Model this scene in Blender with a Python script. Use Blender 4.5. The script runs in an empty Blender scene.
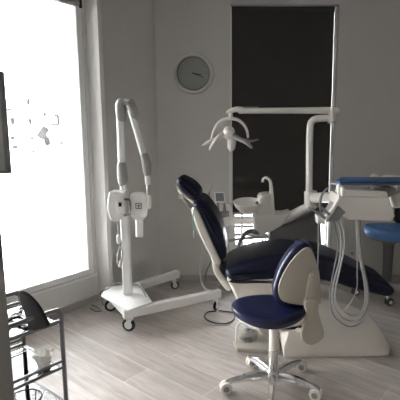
import bpy, math, random
from mathutils import Vector, Matrix
random.seed(4)
C = bpy.context.scene.collection
PI = math.pi
# ------------------------------------------------------------------ camera model (also used to lay the room out)
H, F, CX, CY, T = 1.45, 440.0, 235.0, 200.0, math.radians(8.6)
def ray(px, py):
    u = (px - CX) / F; v = (CY - py) / F
    return Vector((u, math.cos(T) + v * math.sin(T), -math.sin(T) + v * math.cos(T)))
def at(px, py, Y):
    d = ray(px, py); return Vector((0, 0, H)) + d * (Y / d.y)
def G(px, py, Z=0.0):
    d = ray(px, py); return Vector((0, 0, H)) + d * ((Z - H) / d.z)
# ------------------------------------------------------------------ materials
M = {}
def mat(name, col, rough=0.5, metal=0.0, spec=0.5, coat=0.0, noise=0.0, nscale=20.0, bump=0.0, trans=0.0, alpha=1.0, sheen=0.0):
    m = bpy.data.materials.new(name); m.use_nodes = True
    nt = m.node_tree; b = nt.nodes['Principled BSDF']
    b.inputs['Base Color'].default_value = (*col, 1)
    b.inputs['Roughness'].default_value = rough; b.inputs['Metallic'].default_value = metal
    b.inputs['Specular IOR Level'].default_value = spec; b.inputs['Coat Weight'].default_value = coat
    b.inputs['Transmission Weight'].default_value = trans; b.inputs['Alpha'].default_value = alpha
    b.inputs['Sheen Weight'].default_value = sheen
    if noise or bump:
        tc = nt.nodes.new('ShaderNodeTexCoord'); n = nt.nodes.new('ShaderNodeTexNoise')
        n.inputs['Scale'].default_value = nscale; n.inputs['Detail'].default_value = 4
        nt.links.new(tc.outputs['Object'], n.inputs['Vector'])
        if noise:
            mx = nt.nodes.new('ShaderNodeMix'); mx.data_type = 'RGBA'
            mx.inputs['A'].default_value = (*[c * (1 - noise) for c in col], 1)
            mx.inputs['B'].default_value = (*[min(1, c * (1 + noise)) for c in col], 1)
            nt.links.new(n.outputs['Fac'], mx.inputs['Factor']); nt.links.new(mx.outputs['Result'], b.inputs['Base Color'])
        if bump:
            bp = nt.nodes.new('ShaderNodeBump'); bp.inputs['Strength'].default_value = bump; bp.inputs['Distance'].default_value = 0.002
            nt.links.new(n.outputs['Fac'], bp.inputs['Height']); nt.links.new(bp.outputs['Normal'], b.inputs['Normal'])
    M[name] = m; return m
mat('wall', (.575, .56, .535), .85, noise=.03, nscale=3, bump=.1)
mat('wall_pale', (.62, .61, .59), .85, noise=.02, nscale=3)
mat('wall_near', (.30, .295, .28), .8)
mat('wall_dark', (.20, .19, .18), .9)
mat('ceiling', (.56, .55, .53), .9)
mat('frame_white', (.72, .72, .71), .4)
mat('baseboard', (.34, .32, .30), .6)
mat('blind', (.040, .036, .033), .85, noise=.1, nscale=150)
mat('cream', (.80, .76, .69), .35, coat=.2, noise=.02, nscale=8)
mat('cream_matte', (.44, .40, .33), .5, noise=.02)
mat('unit_white', (.86, .83, .78), .3, coat=.2)
mat('xray_white', (.82, .82, .81), .35, coat=.1)
mat('grey_plastic', (.30, .30, .29), .45)
mat('mid_grey', (.20, .21, .21), .5)
mat('body_grey', (.16, .165, .16), .5)
mat('navy', (.003, .006, .030), .45, coat=.0, spec=.4, bump=.06, nscale=160)
mat('navy_stool', (.0025, .007, .042), .34, coat=.2, bump=.06, nscale=160)
mat('blue_seat', (.11, .27, .60), .45, bump=.06, nscale=160)
mat('tray_blue', (.02, .085, .25), .4)
mat('chrome', (.75, .75, .76), .12, 1.0)
mat('steel', (.50, .50, .50), .3, 1.0)
mat('cart_metal', (.22, .22, .23), .3, .9)
mat('black', (.012, .012, .013), .5)
mat('black_cloth', (.018, .018, .018), .8, bump=.2, nscale=60)
mat('rubber', (.05, .05, .052), .6)
mat('hose', (.42, .42, .41), .4)
mat('hose_grey', (.24, .24, .24), .4)
mat('shelf_white', (.86, .86, .87), .12, coat=.5)
mat('screen', (.26, .31, .36), .2)
mat('monitor', (.42, .42, .42), .25)  # screen grey lightened to stand in for a reflection
mat('green', (.25, .50, .42), .4)
mat('outside_white', (.85, .85, .85), .9)
mat('outside_dark', (.006, .006, .006), .9)
mat('pedal', (.42, .40, .36), .45)
mat('pedal_plate', (.50, .47, .42), .4)
mat('outlet', (.6, .58, .55), .4)
# glass that lets light through
def glassmat(name, tint=(1, 1, 1), gl=.06):
    m = bpy.data.materials.new(name); m.use_nodes = True; nt = m.node_tree
    for n in list(nt.nodes):
        if n.type == 'BSDF_PRINCIPLED': nt.nodes.remove(n)
    out = [n for n in nt.nodes if n.type == 'OUTPUT_MATERIAL'][0]
    t = nt.nodes.new('ShaderNodeBsdfTransparent'); t.inputs[0].default_value = (*tint, 1)
    g = nt.nodes.new('ShaderNodeBsdfGlossy'); g.inputs['Roughness'].default_value = .05
    fr = nt.nodes.new('ShaderNodeFresnel'); fr.inputs[0].default_value = 1.45
    mx = nt.nodes.new('ShaderNodeMixShader')
    nt.links.new(fr.outputs[0], mx.inputs[0]); nt.links.new(t.outputs[0], mx.inputs[1]); nt.links.new(g.outputs[0], mx.inputs[2])
    nt.links.new(mx.outputs[0], out.inputs[0]); M[name] = m
glassmat('glass', (.97, .97, .97)); mat('cup_plastic', (.80, .78, .72), .25, alpha=.6, noise=.3, nscale=60)
glassmat('shelf_glass', (.80, .82, .82))
# wood floor
def floormat():
    m = bpy.data.materials.new('plank_floor'); m.use_nodes = True; nt = m.node_tree; b = nt.nodes['Principled BSDF']
    tc = nt.nodes.new('ShaderNodeTexCoord'); mp = nt.nodes.new('ShaderNodeMapping')
    mp.inputs['Rotation'].default_value = (0, 0, math.radians(38.5)); mp.inputs['Location'].default_value = (.3, .05, 0)
    nt.links.new(tc.outputs['Object'], mp.inputs['Vector'])
    br = nt.nodes.new('ShaderNodeTexBrick'); nt.links.new(mp.outputs[0], br.inputs['Vector'])
    br.inputs['Scale'].default_value = 1; br.inputs['Brick Width'].default_value = 1.25; br.inputs['Row Height'].default_value = .19
    br.inputs['Mortar Size'].default_value = .003; br.inputs['Mortar Smooth'].default_value = .2; br.inputs['Bias'].default_value = 0
    br.offset = .37
    br.inputs['Color1'].default_value = (.50, .46, .425, 1); br.inputs['Color2'].default_value = (.39, .35, .32, 1)
    br.inputs['Mortar'].default_value = (.56, .52, .48, 1)
    mp2 = nt.nodes.new('ShaderNodeMapping'); mp2.inputs['Scale'].default_value = (1.5, 14, 1)
    nt.links.new(mp.outputs[0], mp2.inputs['Vector'])
    n = nt.nodes.new('ShaderNodeTexNoise'); n.inputs['Scale'].default_value = 2.2; n.inputs['Detail'].default_value = 8; n.inputs['Roughness'].default_value = .6
    n.inputs['Distortion'].default_value = .6
    nt.links.new(mp2.outputs[0], n.inputs['Vector'])
    n2 = nt.nodes.new('ShaderNodeTexNoise'); n2.inputs['Scale'].default_value = 2.5; nt.links.new(mp.outputs[0], n2.inputs['Vector'])
    cr = nt.nodes.new('ShaderNodeMapRange'); cr.inputs[1].default_value = .3; cr.inputs[2].default_value = .7; cr.inputs[3].default_value = .78; cr.inputs[4].default_value = 1.18
    nt.links.new(n.outputs['Fac'], cr.inputs[0])
    cr2 = nt.nodes.new('ShaderNodeMapRange'); cr2.inputs[1].default_value = .3; cr2.inputs[2].default_value = .7; cr2.inputs[3].default_value = .86; cr2.inputs[4].default_value = 1.12
    nt.links.new(n2.outputs['Fac'], cr2.inputs[0])
    ml = nt.nodes.new('ShaderNodeMath'); ml.operation = 'MULTIPLY'; nt.links.new(cr.outputs[0], ml.inputs[0]); nt.links.new(cr2.outputs[0], ml.inputs[1])
    v = nt.nodes.new('ShaderNodeVectorMath'); v.operation = 'SCALE'
    nt.links.new(br.outputs['Color'], v.inputs[0]); nt.links.new(ml.outputs[0], v.inputs['Scale'])
    nt.links.new(v.outputs[0], b.inputs['Base Color'])
    b.inputs['Roughness'].default_value = .5
    bp = nt.nodes.new('ShaderNodeBump'); bp.inputs['Strength'].default_value = .15; bp.inputs['Distance'].default_value = .002
    nt.links.new(n.outputs['Fac'], bp.inputs['Height']); nt.links.new(bp.outputs[0], b.inputs['Normal'])
    M['floor'] = m
floormat()
def clockmat():
    m = mat('clock_face', (.34, .35, .33), .5, 1.0)
    nt = m.node_tree; b = nt.nodes['Principled BSDF']
    b.inputs['Anisotropic'].default_value = .9; b.inputs['Anisotropic Rotation'].default_value = .25
    tg = nt.nodes.new('ShaderNodeTangent'); tg.direction_type = 'RADIAL'; tg.axis = 'Y'
    nt.links.new(tg.outputs[0], b.inputs['Tangent'])
clockmat(); mat('clock_rim', (.55, .54, .52), .35, .8)
# ------------------------------------------------------------------ mesh builder
class MB:
    def __init__(s): s.v = []; s.f = []
    def add(s, vs, fs):
        o = len(s.v); s.v += [Vector(p) for p in vs]; s.f += [tuple(i + o for i in f) for f in fs]; return s
    def box(s, c, d, R=None):
        c = Vector(c); h = Vector(d) / 2; vs = []
        for x in (-1, 1):
            for y in (-1, 1):
                for z in (-1, 1):
                    p = Vector((x * h.x, y * h.y, z * h.z)); vs.append(c + (R @ p if R else p))
        return s.add(vs, [(0, 1, 3, 2), (4, 6, 7, 5), (0, 4, 5, 1), (2, 3, 7, 6), (0, 2, 6, 4), (1, 5, 7, 3)])
    def rings(s, rings, cap=True, closed=False):
        n = len(rings[0]); vs = [p for r in rings for p in r]; fs = []
        m = len(rings)
        for i in range(m if closed else m - 1):
            for j in range(n):
                a = i * n + j; b = i * n + (j + 1) % n; i2 = (i + 1) % m
                fs.append((a, b, i2 * n + (j + 1) % n, i2 * n + j))
        if cap and not closed:
            fs.append(tuple(reversed(range(n)))); fs.append(tuple((m - 1) * n + j for j in range(n)))
        return s.add(vs, fs)
    def tube(s, pts, r, n=12, smooth=True, closed=False, sub=6, flat=1.0, capround=False):
        pts = [Vector(p) for p in pts]
        rr = list(r) if isinstance(r, (list, tuple)) else [r] * len(pts)
        if smooth and len(pts) > 2:
            P = []; Rn = []; m = len(pts)
            for i in range(m if closed else m - 1):
                g = (lambda k: pts[k % m]) if closed else (lambda k: pts[max(0, min(m - 1, k))])
                gr = (lambda k: rr[k % m]) if closed else (lambda k: rr[max(0, min(m - 1, k))])
                for q in range(sub):
                    t = q / sub; a, b, c, d = g(i - 1), g(i), g(i + 1), g(i + 2)
                    P.append(.5 * ((2 * b) + (-a + c) * t + (2 * a - 5 * b + 4 * c - d) * t * t + (-a + 3 * b - 3 * c + d) * t ** 3))
                    Rn.append(gr(i) * (1 - t) + gr(i + 1) * t)
            if not closed: P.append(pts[-1]); Rn.append(rr[-1])
            pts, rr = P, Rn
        m = len(pts)
        if capround and not closed:
            d0 = (pts[0] - pts[1]).normalized(); d1 = (pts[-1] - pts[-2]).normalized()
            pre = [(pts[0] + d0 * rr[0] * a, rr[0] * b) for a, b in ((1.0, .15), (.87, .5), (.5, .87))]
            post = [(pts[-1] + d1 * rr[-1] * a, rr[-1] * b) for a, b in ((.5, .87), (.87, .5), (1.0, .15))]
            pts = [p for p, _ in pre] + pts + [p for p, _ in post]; rr = [q for _, q in pre] + rr + [q for _, q in post]; m = len(pts)
        tan = []
        for i in range(m):
            a = pts[(i - 1) % m] if (closed or i) else pts[0]; b = pts[(i + 1) % m] if (closed or i < m - 1) else pts[-1]
            tan.append((b - a).normalized())
        up = Vector((0, 0, 1)) if abs(tan[0].z) < .9 else Vector((0, 1, 0))
        u = tan[0].cross(up).normalized(); rings = []
        for i in range(m):
            t = tan[i]; u = (u - t * u.dot(t))
            u = u.normalized() if u.length > 1e-6 else t.orthogonal().normalized()
            w = t.cross(u)
            rings.append([pts[i] + (u * math.cos(2 * PI * k / n) + w * math.sin(2 * PI * k / n) * flat) * rr[i] for k in range(n)])
        return s.rings(rings, closed=closed)
    def lathe(s, prof, c=(0, 0, 0), n=32, R=None, cap=True):
        c = Vector(c); rings = []
        for r, z in prof:
            ring = []
            for k in range(n):
                p = Vector((r * math.cos(2 * PI * k / n), r * math.sin(2 * PI * k / n), z))
                ring.append(c + (R @ p if R else p))
            rings.append(ring)
        return s.rings(rings, cap=cap)
    def ell(s, c, d, n=20, m=12, R=None):
        c = Vector(c); rings = []
        for i in range(m + 1):
            a = -PI / 2 + PI * (i + .02) / (m + .04) if 0 < i < m else (-PI / 2 + .03 if i == 0 else PI / 2 - .03)
            ring = []
            for k in range(n):
                p = Vector((d[0] * math.cos(a) * math.cos(2 * PI * k / n), d[1] * math.cos(a) * math.sin(2 * PI * k / n), d[2] * math.sin(a)))
                ring.append(c + (R @ p if R else p))
            rings.append(ring)
        return s.rings(rings)
    def slab(s, poly, w0, w1, fr, r=.0, steps=4, smooth=0):
        """polygon in (u,v) thickened along w from w0 to w1 with rounded rims; fr(u,v,w) gives the point"""
        P = [Vector((p[0], p[1])) for p in poly]
        if smooth:
            Q = []; m = len(P)
            for i in range(m):
                a, b, c, d = P[i - 1], P[i], P[(i + 1) % m], P[(i + 2) % m]
                for q in range(smooth):
                    t = q / smooth
                    Q.append(.5 * ((2 * b) + (-a + c) * t + (2 * a - 5 * b + 4 * c - d) * t * t + (-a + 3 * b - 3 * c + d) * t ** 3))
            P = Q
        m = len(P)
        area = sum(P[i].x * P[(i + 1) % m].y - P[(i + 1) % m].x * P[i].y for i in range(m))
        N = []
        for i in range(m):
            e1 = (P[i] - P[i - 1]); e2 = (P[(i + 1) % m] - P[i])
            e1 = e1.normalized() if e1.length > 1e-9 else e2.normalized(); e2 = e2.normalized() if e2.length > 1e-9 else e1
            n1 = Vector((e1.y, -e1.x)); n2 = Vector((e2.y, -e2.x)); n = n1 + n2
            n = n.normalized() if n.length > 1e-6 else n1
            k = 1 / max(.5, n.dot(n1)); N.append(n * (k if area > 0 else -k))
        rings = []
        lay = []
        if r > 0:
            for i in range(steps + 1):
                a = PI / 2 * i / steps; lay.append((w0 + r * (1 - math.sin(a)), r * (1 - math.cos(a))))
            lay.reverse()   # from cap outward
            lay = [(w0 + r * (1 - math.sin(PI / 2 * (steps - i) / steps)), r * (1 - math.cos(PI / 2 * (steps - i) / steps))) for i in range(steps + 1)]
            lay = [(w, o) for w, o in lay]
            lay2 = [(w1 - (w - w0), o) for w, o in reversed(lay)]
            lay = lay + lay2
        else: lay = [(w0, 0), (w1, 0)]
        # first entries: w=w0, inset r
        if r > 0:
            k = steps + 1
            first = [(w0 + r * (1 - math.cos(PI / 2 * i / steps)), r * (1 - math.sin(PI / 2 * i / steps))) for i in range(k)]
            lay = first + [(w1 - (w - w0), o) for w, o in reversed(first)]
        for w, o in lay:
            rings.append([Vector(fr(P[i].x - N[i].x * o, P[i].y - N[i].y * o, w)) for i in range(m)])
        return s.rings(rings)
    def build(s, name, m, parent=None, bevel=0.0, smooth=True, loc=None):
        me = bpy.data.meshes.new(name); o = bpy.data.objects.new(name, me); C.objects.link(o)
        org = Vector(loc) if loc is not None else Vector((0, 0, 0))
        if parent is not None:
            pl = WORLD[parent.name]; off = pl
        else: off = org
        me.from_pydata([tuple(p - off) for p in s.v], [], s.f); me.update()
        import bmesh
        bm = bmesh.new(); bm.from_mesh(me); bmesh.ops.recalc_face_normals(bm, faces=bm.faces); bm.to_mesh(me); bm.free()
        me.materials.append(M[m] if isinstance(m, str) else m)
        if smooth:
            me.polygons.foreach_set('use_smooth', [True] * len(me.polygons))
            try: me.set_sharp_from_angle(angle=math.radians(38))
            except Exception: pass
        if bevel:
            b = o.modifiers.new('bevel', 'BEVEL'); b.width = bevel; b.segments = 3; b.limit_method = 'ANGLE'; b.angle_limit = math.radians(40)
        if parent is not None: o.parent = parent
        else: o.location = off
        WORLD[o.name] = off
        return o
WORLD = {}
def tag(o, label=None, cat=None, group=None, kind=None):
    if label: o['label'] = label
    if cat: o['category'] = cat
    if group: o['group'] = group
    if kind: o['kind'] = kind
    return o
def empty(name, loc, label, cat, group=None):
    o = bpy.data.objects.new(name, None); C.objects.link(o); o.location = loc; o.empty_display_size = .1
    WORLD[o.name] = Vector(loc); return tag(o, label, cat, group)
def copy_tree(o, parent=None):
    c = o.copy(); C.objects.link(c); c.parent = parent
    for ch in list(o.children): copy_tree(ch, c)
    return c
XZ = lambda u, v, w: (u, w, v)
def prof(pts, Y):           # outline seen at depth Y -> (x,z)
    return [(at(x, y, Y).x, at(x, y, Y).z) for x, y in pts]
def frame(o, u, v, w):
    o, u, v, w = Vector(o), Vector(u).normalized(), Vector(v).normalized(), Vector(w).normalized()
    return lambda a, b, c: o + u * a + v * b + w * c
def rotz(a): return Matrix.Rotation(a, 3, 'Z')
def align(d):
    return Vector(d).normalized().to_track_quat('Z', 'Y').to_matrix()

# ================================================================== ROOM
W = Vector((.566, .824, 0)).normalized()          # direction of the window wall
Nn = Vector((W.y, -W.x, 0))                        # into the room
A = G(96, 301); Cc = G(161, 281); YB = 4.22; Cc = Vector((Cc.x, YB, 0))
CZ = 2.85
def wpt(s, z, d=0): return Vector((A.x, A.y, 0)) + W * s + Nn * d + Vector((0, 0, z))
def struct(name, mb, m, parent=None, bevel=0):
    o = mb.build(name, m, parent, bevel)
    if parent is None: o['kind'] = 'structure'
    return o
XR = 2.6; YF = -1.6
S0 = -6.4
fl = MB().box((-1.8, 1.3, -.05), (9.4, 6.4, .1)); struct('floor', fl, 'floor')
ce = MB().box((-1.8, 1.3, CZ + .05), (9.4, 6.4, .1)); struct('ceiling', ce, 'ceiling')
# window wall with opening : s from S0 to 0, window s in [WS0, WS1]
def wall_s(px, py):                                # where a ray meets the window wall plane
    d = ray(px, py); o = Vector((0, 0, H)); n = Nn; p0 = Vector((A.x, A.y, 0))
    k = (p0 - o).dot(n) / d.dot(n); P = o + d * k; return (P - p0).dot(W), P.z
s1, z1 = wall_s(90.5, 268); s2, z2 = wall_s(7, 291.7)
print('WIN', s1, z1, s2, z2, wall_s(75, 0), wall_s(81, 100))
WS1 = .0; WS0 = -4.2; WZ0 = .25; WZ1 = 2.50  # unseen stretch towards the camera lengthened to give the unit front light
def wbox(mb, sa, sb, za, zb, da, db):
    c = wpt((sa + sb) / 2, (za + zb) / 2, (da + db) / 2)
    return mb.box(c, (sb - sa, abs(db - da), zb - za), Matrix((W, Nn, Vector((0, 0, 1)))).transposed())
wl = MB(); TH = -.26
wbox(wl, S0, WS0, 0, CZ, TH, 0); wbox(wl, WS1, .04, 0, CZ, TH, 0)
wbox(wl, WS0, WS1, 0, WZ0, TH, 0); wbox(wl, WS0, WS1, WZ1, CZ, TH, 0)
struct('wall_left', wl, 'wall_pale')
# pillar and the return wall
pl = MB(); wbox(pl, 0.03, .07, 0, CZ, -.1, .15); struct('wall_pillar', pl, 'wall_pale')
d2 = (Cc - wpt(.06, .03)); L2 = d2.length; d2n = d2.normalized(); n2 = Vector((d2n.y, -d2n.x, 0))
w2 = MB(); mid = (Cc + wpt(.06, .03)) / 2 - n2 * .06
w2.box(mid + Vector((0, 0, CZ / 2)), (L2 + .03, .12, CZ), Matrix((d2n, n2, Vector((0, 0, 1)))).transposed())
struct('wall_corner', w2, 'wall')
# back wall with opening
BX0 = at(230.5, 100, YB).x; BX1 = at(336, 100, YB).x; BZ0 = .30; BZ1 = at(280, 4, YB).z
print('BACK', BX0, BX1, BZ1, Cc)
bw = MB()
def bbox(mb, xa, xb, za, zb, ya, yb): return mb.box(((xa + xb) / 2, (ya + yb) / 2, (za + zb) / 2), (xb - xa, yb - ya, zb - za))
bbox(bw, Cc.x - .1, BX0, 0, CZ, YB, YB + .2); bbox(bw, BX1, XR, 0, CZ, YB, YB + .2)
bbox(bw, BX0, BX1, 0, BZ0, YB, YB + .2); bbox(bw, BX0, BX1, BZ1, CZ, YB, YB + .2)
struct('wall_back', bw, 'wall')
# right and front walls (behind the camera; dark colour set to cut ambient light)
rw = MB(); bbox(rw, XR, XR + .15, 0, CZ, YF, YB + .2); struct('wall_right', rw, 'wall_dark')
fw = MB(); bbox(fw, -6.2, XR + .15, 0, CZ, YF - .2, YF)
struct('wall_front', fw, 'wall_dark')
# near wall end on the left of the camera
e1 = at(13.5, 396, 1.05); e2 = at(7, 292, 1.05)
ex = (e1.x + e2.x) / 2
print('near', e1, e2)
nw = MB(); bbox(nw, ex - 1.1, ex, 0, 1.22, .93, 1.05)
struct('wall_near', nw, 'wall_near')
# baseboards
bb = MB(); bbox(bb, Cc.x, XR, 0, .055, YB - .015, YB); struct('baseboard_back', bb, 'baseboard')
bb = MB(); wbox(bb, S0, 0.02, 0, .055, 0, .015); struct('baseboard_left', bb, 'baseboard')
# ---- left window: frame, sill, glass
wf = MB()
f0 = .05
for a in ((WS0, WS0 + f0, WZ0, WZ1), (WS1 - f0, WS1, WZ0, WZ1), (WS0 + f0, WS1 - f0, WZ0, WZ0 + f0), (WS0 + f0, WS1 - f0, WZ1 - f0, WZ1)):
    wbox(wf, *a, -.07, -.005)
win = struct('window_1', wf, 'frame_white', None, .006)
g = MB(); wbox(g, WS0 + f0, WS1 - f0, WZ0 + f0, WZ1 - f0, -.042, -.032); g.build('pane', 'glass', win)
g = MB(); wbox(g, WS0 - .03, WS1 + .03, WZ0 - .025, WZ0, -.06, .002); g.build('window_sill', 'frame_white', win, .004)
# rolled-up blind above it
rb = empty('roller_blind', wpt((WS0 + WS1) / 2, WZ1 - .02, -.02), 'rolled-up dark blind in its bracket at the top of the bright left window', 'window blind')
m = MB(); m.tube([wpt(WS0 + .05, WZ1 - .035, -.02), wpt(WS1 - .02, WZ1 - .035, -.02)], .028, smooth=False); m.build('roll', 'grey_plastic', rb)
m = MB(); wbox(m, WS1 - .018, WS1 - .003, WZ1 - .07, WZ1, -.05, .015); m.build('bracket', 'black', rb, .003)
# ---- back window with dark blind
wf = MB(); yy = YB + .08
for a in ((BX0, BX0 + .045, BZ0, BZ1), (BX1 - .04, BX1, BZ0, BZ1), (BX0 + .045, BX1 - .04, BZ0, BZ0 + .05), (BX0 + .045, BX1 - .04, BZ1 - .05, BZ1)):
    bbox(wf, *a, yy, yy + .06)
xm = at(242, 230, YB + .08).x
bbox(wf, xm - .012, xm + .012, BZ0 + .05, BZ1 - .05, yy + .01, yy + .05)
win2 = struct('window_2', wf, 'frame_white', None, .004)
g = MB(); bbox(g, BX0 + .04, BX1 - .04, BZ0 + .045, BZ1 - .045, yy + .025, yy + .033); g.build('pane', 'glass', win2)
g = MB(); bbox(g, BX0 - .02, BX1 + .02, BZ0 - .02, BZ0, YB - .03, YB + .08); g.build('window_sill', 'frame_white', win2, .004)
bl = empty('roller_blind', ((BX0 + BX1) / 2, YB + .03, BZ1), 'dark brown roller blind pulled down over the back window', 'window blind')
zb = at(280, 213, YB).z
m = MB(); bbox(m, BX0 + .012, BX1 - .035, zb, BZ1 - .03, YB + .03, YB + .034); m.build('fabric', 'blind', bl)
m = MB(); bbox(m, BX0 + .012, BX1 - .035, zb - .02, zb + .006, YB + .024, YB + .042); m.build('bottom_bar', 'grey_plastic', bl, .003)
m = MB(); m.tube([(BX0 + .01, YB + .04, BZ1 - .035), (BX1 - .02, YB + .04, BZ1 - .035)], .026, smooth=False); m.build('roll', 'blind', bl)
m = MB(); bbox(m, BX1 - .033, BX1 - .006, BZ0 + .01, BZ1 - .02, YB + .01, YB + .045); m.build('side_channel', 'frame_white', bl, .003)
m = MB(); bbox(m, BX0 + .001, BX0 + .011, BZ0 + .01, BZ1 - .02, YB + .005, YB + .03); m.build('side_channel', 'frame_white', bl)
zz = at(231, 150, YB).z; m = MB(); bbox(m, BX0 - .014, BX0 + .02, BZ0 - .1, zz, YB - .018, YB - .001); m.build('cord_cover', 'frame_white', bl, .003)
# ---- outside
gr = MB().box((0, 0, -3.1), (120, 120, .2)); struct('ground', gr, 'outside_white')
# neighbouring building seen washed out through the left window
DB = 12.0
o_b = wpt(0, 0, -DB)
def bpt(px, py, dd=0):
    d = ray(px, py); o = Vector((0, 0, H)); p0 = wpt(0, 0, -DB + dd); k = (p0 - o).dot(Nn) / d.dot(Nn); return o + d * k
nb = empty('apartment_building', wpt(-8, -3, -DB), 'sunlit white building outside the left window, washed out to a few grey marks', 'building')
RW = Matrix((W, Nn, Vector((0, 0, 1)))).transposed()
c = bpt(30, 130); m = MB(); m.box(Vector((c.x, c.y, -.2)) - Nn * 2.03, (16, 4, 5.6), RW); m.build('wall', 'outside_white', nb)
for (x0, y0, x1, y1) in ((7, 109, 15, 110.5), (11, 118, 14, 124), (11, 137, 14, 139), (27, 98, 29, 105), (29, 119, 31, 124), (31, 137, 32.5, 139),
                         (44, 113, 45.5, 116), (60, 142, 62.5, 144), (13, 146, 17, 148), (33, 151, 34, 153)):
    p = bpt(x0, y0); q = bpt(x1, y1); cc = (p + q) / 2
    m = MB(); m.box(cc + Nn * .02, (abs((q - p).dot(W)) + .02, .06, abs(p.z - q.z) + .02), RW); m.build('window', 'outside_dark', nb)
m = MB(); m.tube([bpt(51, 124, .05), bpt(58.5, 124.5, .05), bpt(58, 115, .05), bpt(55, 116, .05)], .05, smooth=False, n=6); m.build('downpipe', 'outside_dark', nb)
m = MB(); m.tube([bpt(40, 137, .05), bpt(43, 133, .05), bpt(46, 128, .05)], .13, n=6); m.tube([bpt(41, 136, .05), bpt(46, 138, .05), bpt(48.5, 145, .05)], .10, n=6); m.build('awning_arm', 'outside_dark', nb)
# balcony railing outside the back window
br = empty('balcony_railing', (BX0 + .5, YB + .9, -.1), 'railing of dark horizontal bars outside the back window, below the blind', 'railing')
for z in (-.02, .08, .18, .28, .38, .48, .58, .68): MB().box((BX0 + .1, YB + .8, z), (1.2, .02, .03)).build('bar', 'outside_dark', br)
for x in (BX0 - .48, BX0 + .69): MB().tube([(x, YB + .8, -.1), (x, YB + .8, .74)], .02, smooth=False, n=8).build('post', 'outside_dark', br)
bc = MB(); bbox(bc, BX0 - .8, BX1 + 1, -.2, -.1, YB + .2, YB + 1.0); struct('balcony_floor', bc, 'outside_white')

# wall outlet
p = at(352, 253, YB); ol = MB(); ol.slab([(-.035, -.045), (.035, -.045), (.035, .045), (-.035, .045)], 0, .012, frame((p.x, YB, p.z), (1, 0, 0), (0, 0, 1), (0, -1, 0)), .004)
o = ol.build('wall_outlet', 'outlet', loc=(p.x, YB, p.z)); tag(o, 'small pale wall outlet low on the back wall behind the hanging hoses', 'outlet')
MB().box((p.x, YB - .0125, p.z), (.03, .003, .03)).build('socket', 'grey_plastic', o)

# ================================================================== CLOCK
p = at(193.3, 73.3, YB - .02); r = 19.6 * (YB / F); cl = empty('wall_clock', (p.x, YB, p.z), 'round brushed steel wall clock with radial sheen, hung left of the dark blind', 'clock')
RY = Matrix.Rotation(PI / 2, 3, 'X')      # z -> -y
cp = Vector((p.x, YB, p.z))
m = MB(); m.lathe([(r * .80, .0), (r, .0), (r, .02), (r * .96, .035), (r * .86, .038), (r * .80, .03), (r * .79, .012)], cp, 56, RY, cap=False); m.build('rim', 'clock_rim', cl)
me = MB(); me.lathe([(.0005, .014), (r * .4, .0141), (r * .83, .0142), (r * .83, .002)], Vector((0, 0, 0)), 64, Matrix.Identity(3), cap=True)
fo = MB(); fo.v = [RY @ v for v in me.v]; fo.f = me.f
fo.v = [v + cp for v in fo.v]; fo.build('face', 'clock_face', cl)
m = MB(); m.lathe([(r * .80, .012), (r * .80, .024), (r * .775, .024), (r * .775, .012)], cp, 56, RY); m.f = m.f[:-2]; m.build('inner_ring', 'black', cl)
for k in range(12):
    a = k * PI / 6; d = Vector((math.sin(a), 0, math.cos(a)))
    MB().box(cp + d * r * .66 + Vector((0, -.0155, 0)), (.004 if k % 3 else .007, .002, .018), Matrix.Rotation(a, 3, 'Y')).build('hour_mark', 'mid_grey', cl)
for L, a, w_ in ((.42, math.radians(100), .009), (.58, math.radians(112), .006)):
    d = Vector((math.sin(a), 0, math.cos(a)))
    MB().box(cp + d * r * L * .42 + Vector((0, -.018, 0)), (w_, .002, r * L), Matrix.Rotation(a, 3, 'Y')).build('hand', 'black', cl)
m = MB(); m.lathe([(.001, .014), (.008, .014), (.008, .022), (.001, .022)], cp, 16, RY); m.build('hub', 'black', cl)

# ================================================================== MOBILE X-RAY UNIT
fl_ = G(129, 331); rl = G(111, 311); frr = G(216, 310); rr_ = G(175, 289)
for v in (fl_, rl, frr, rr_): v.z = 0
col = G(127.8, 294.5, .185); col.z = 0; YX = col.y
xr = empty('mobile_xray_unit', col, 'white mobile dental x-ray unit on a V-shaped wheeled base by the left wall', 'x-ray machine')
def bar(a, b, z0, z1, w, ext=.02):
    d = (b - a); d.z = 0; L = d.length; d.normalize(); n = Vector((-d.y, d.x, 0)); c = (a + b) / 2
    return MB().box((c.x, c.y, (z0 + z1) / 2), (L + 2 * ext, w, z1 - z0), Matrix((d, n, Vector((0, 0, 1)))).transposed())
bar(fl_, frr, .105, .175, .055, .04).build('base_leg', 'xray_white', xr, .008)
bar(rl, rr_, .105, .175, .055, .04).build('base_leg', 'xray_white', xr, .008)
bar(rl, fl_, .105, .17, .055, .0).build('cross_bar', 'xray_white', xr, .008)
pts = [G(101, 296, .185), G(106, 287.5, .185), G(140, 283, .185), G(152.5, 302, .185), G(128, 310.5, .185)]
m = MB(); m.slab([(q.x, q.y) for q in pts], .176, .188, lambda u, v, w: (u, v, w), .003, 2); m.build('base_plate', 'xray_white', xr)
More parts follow.
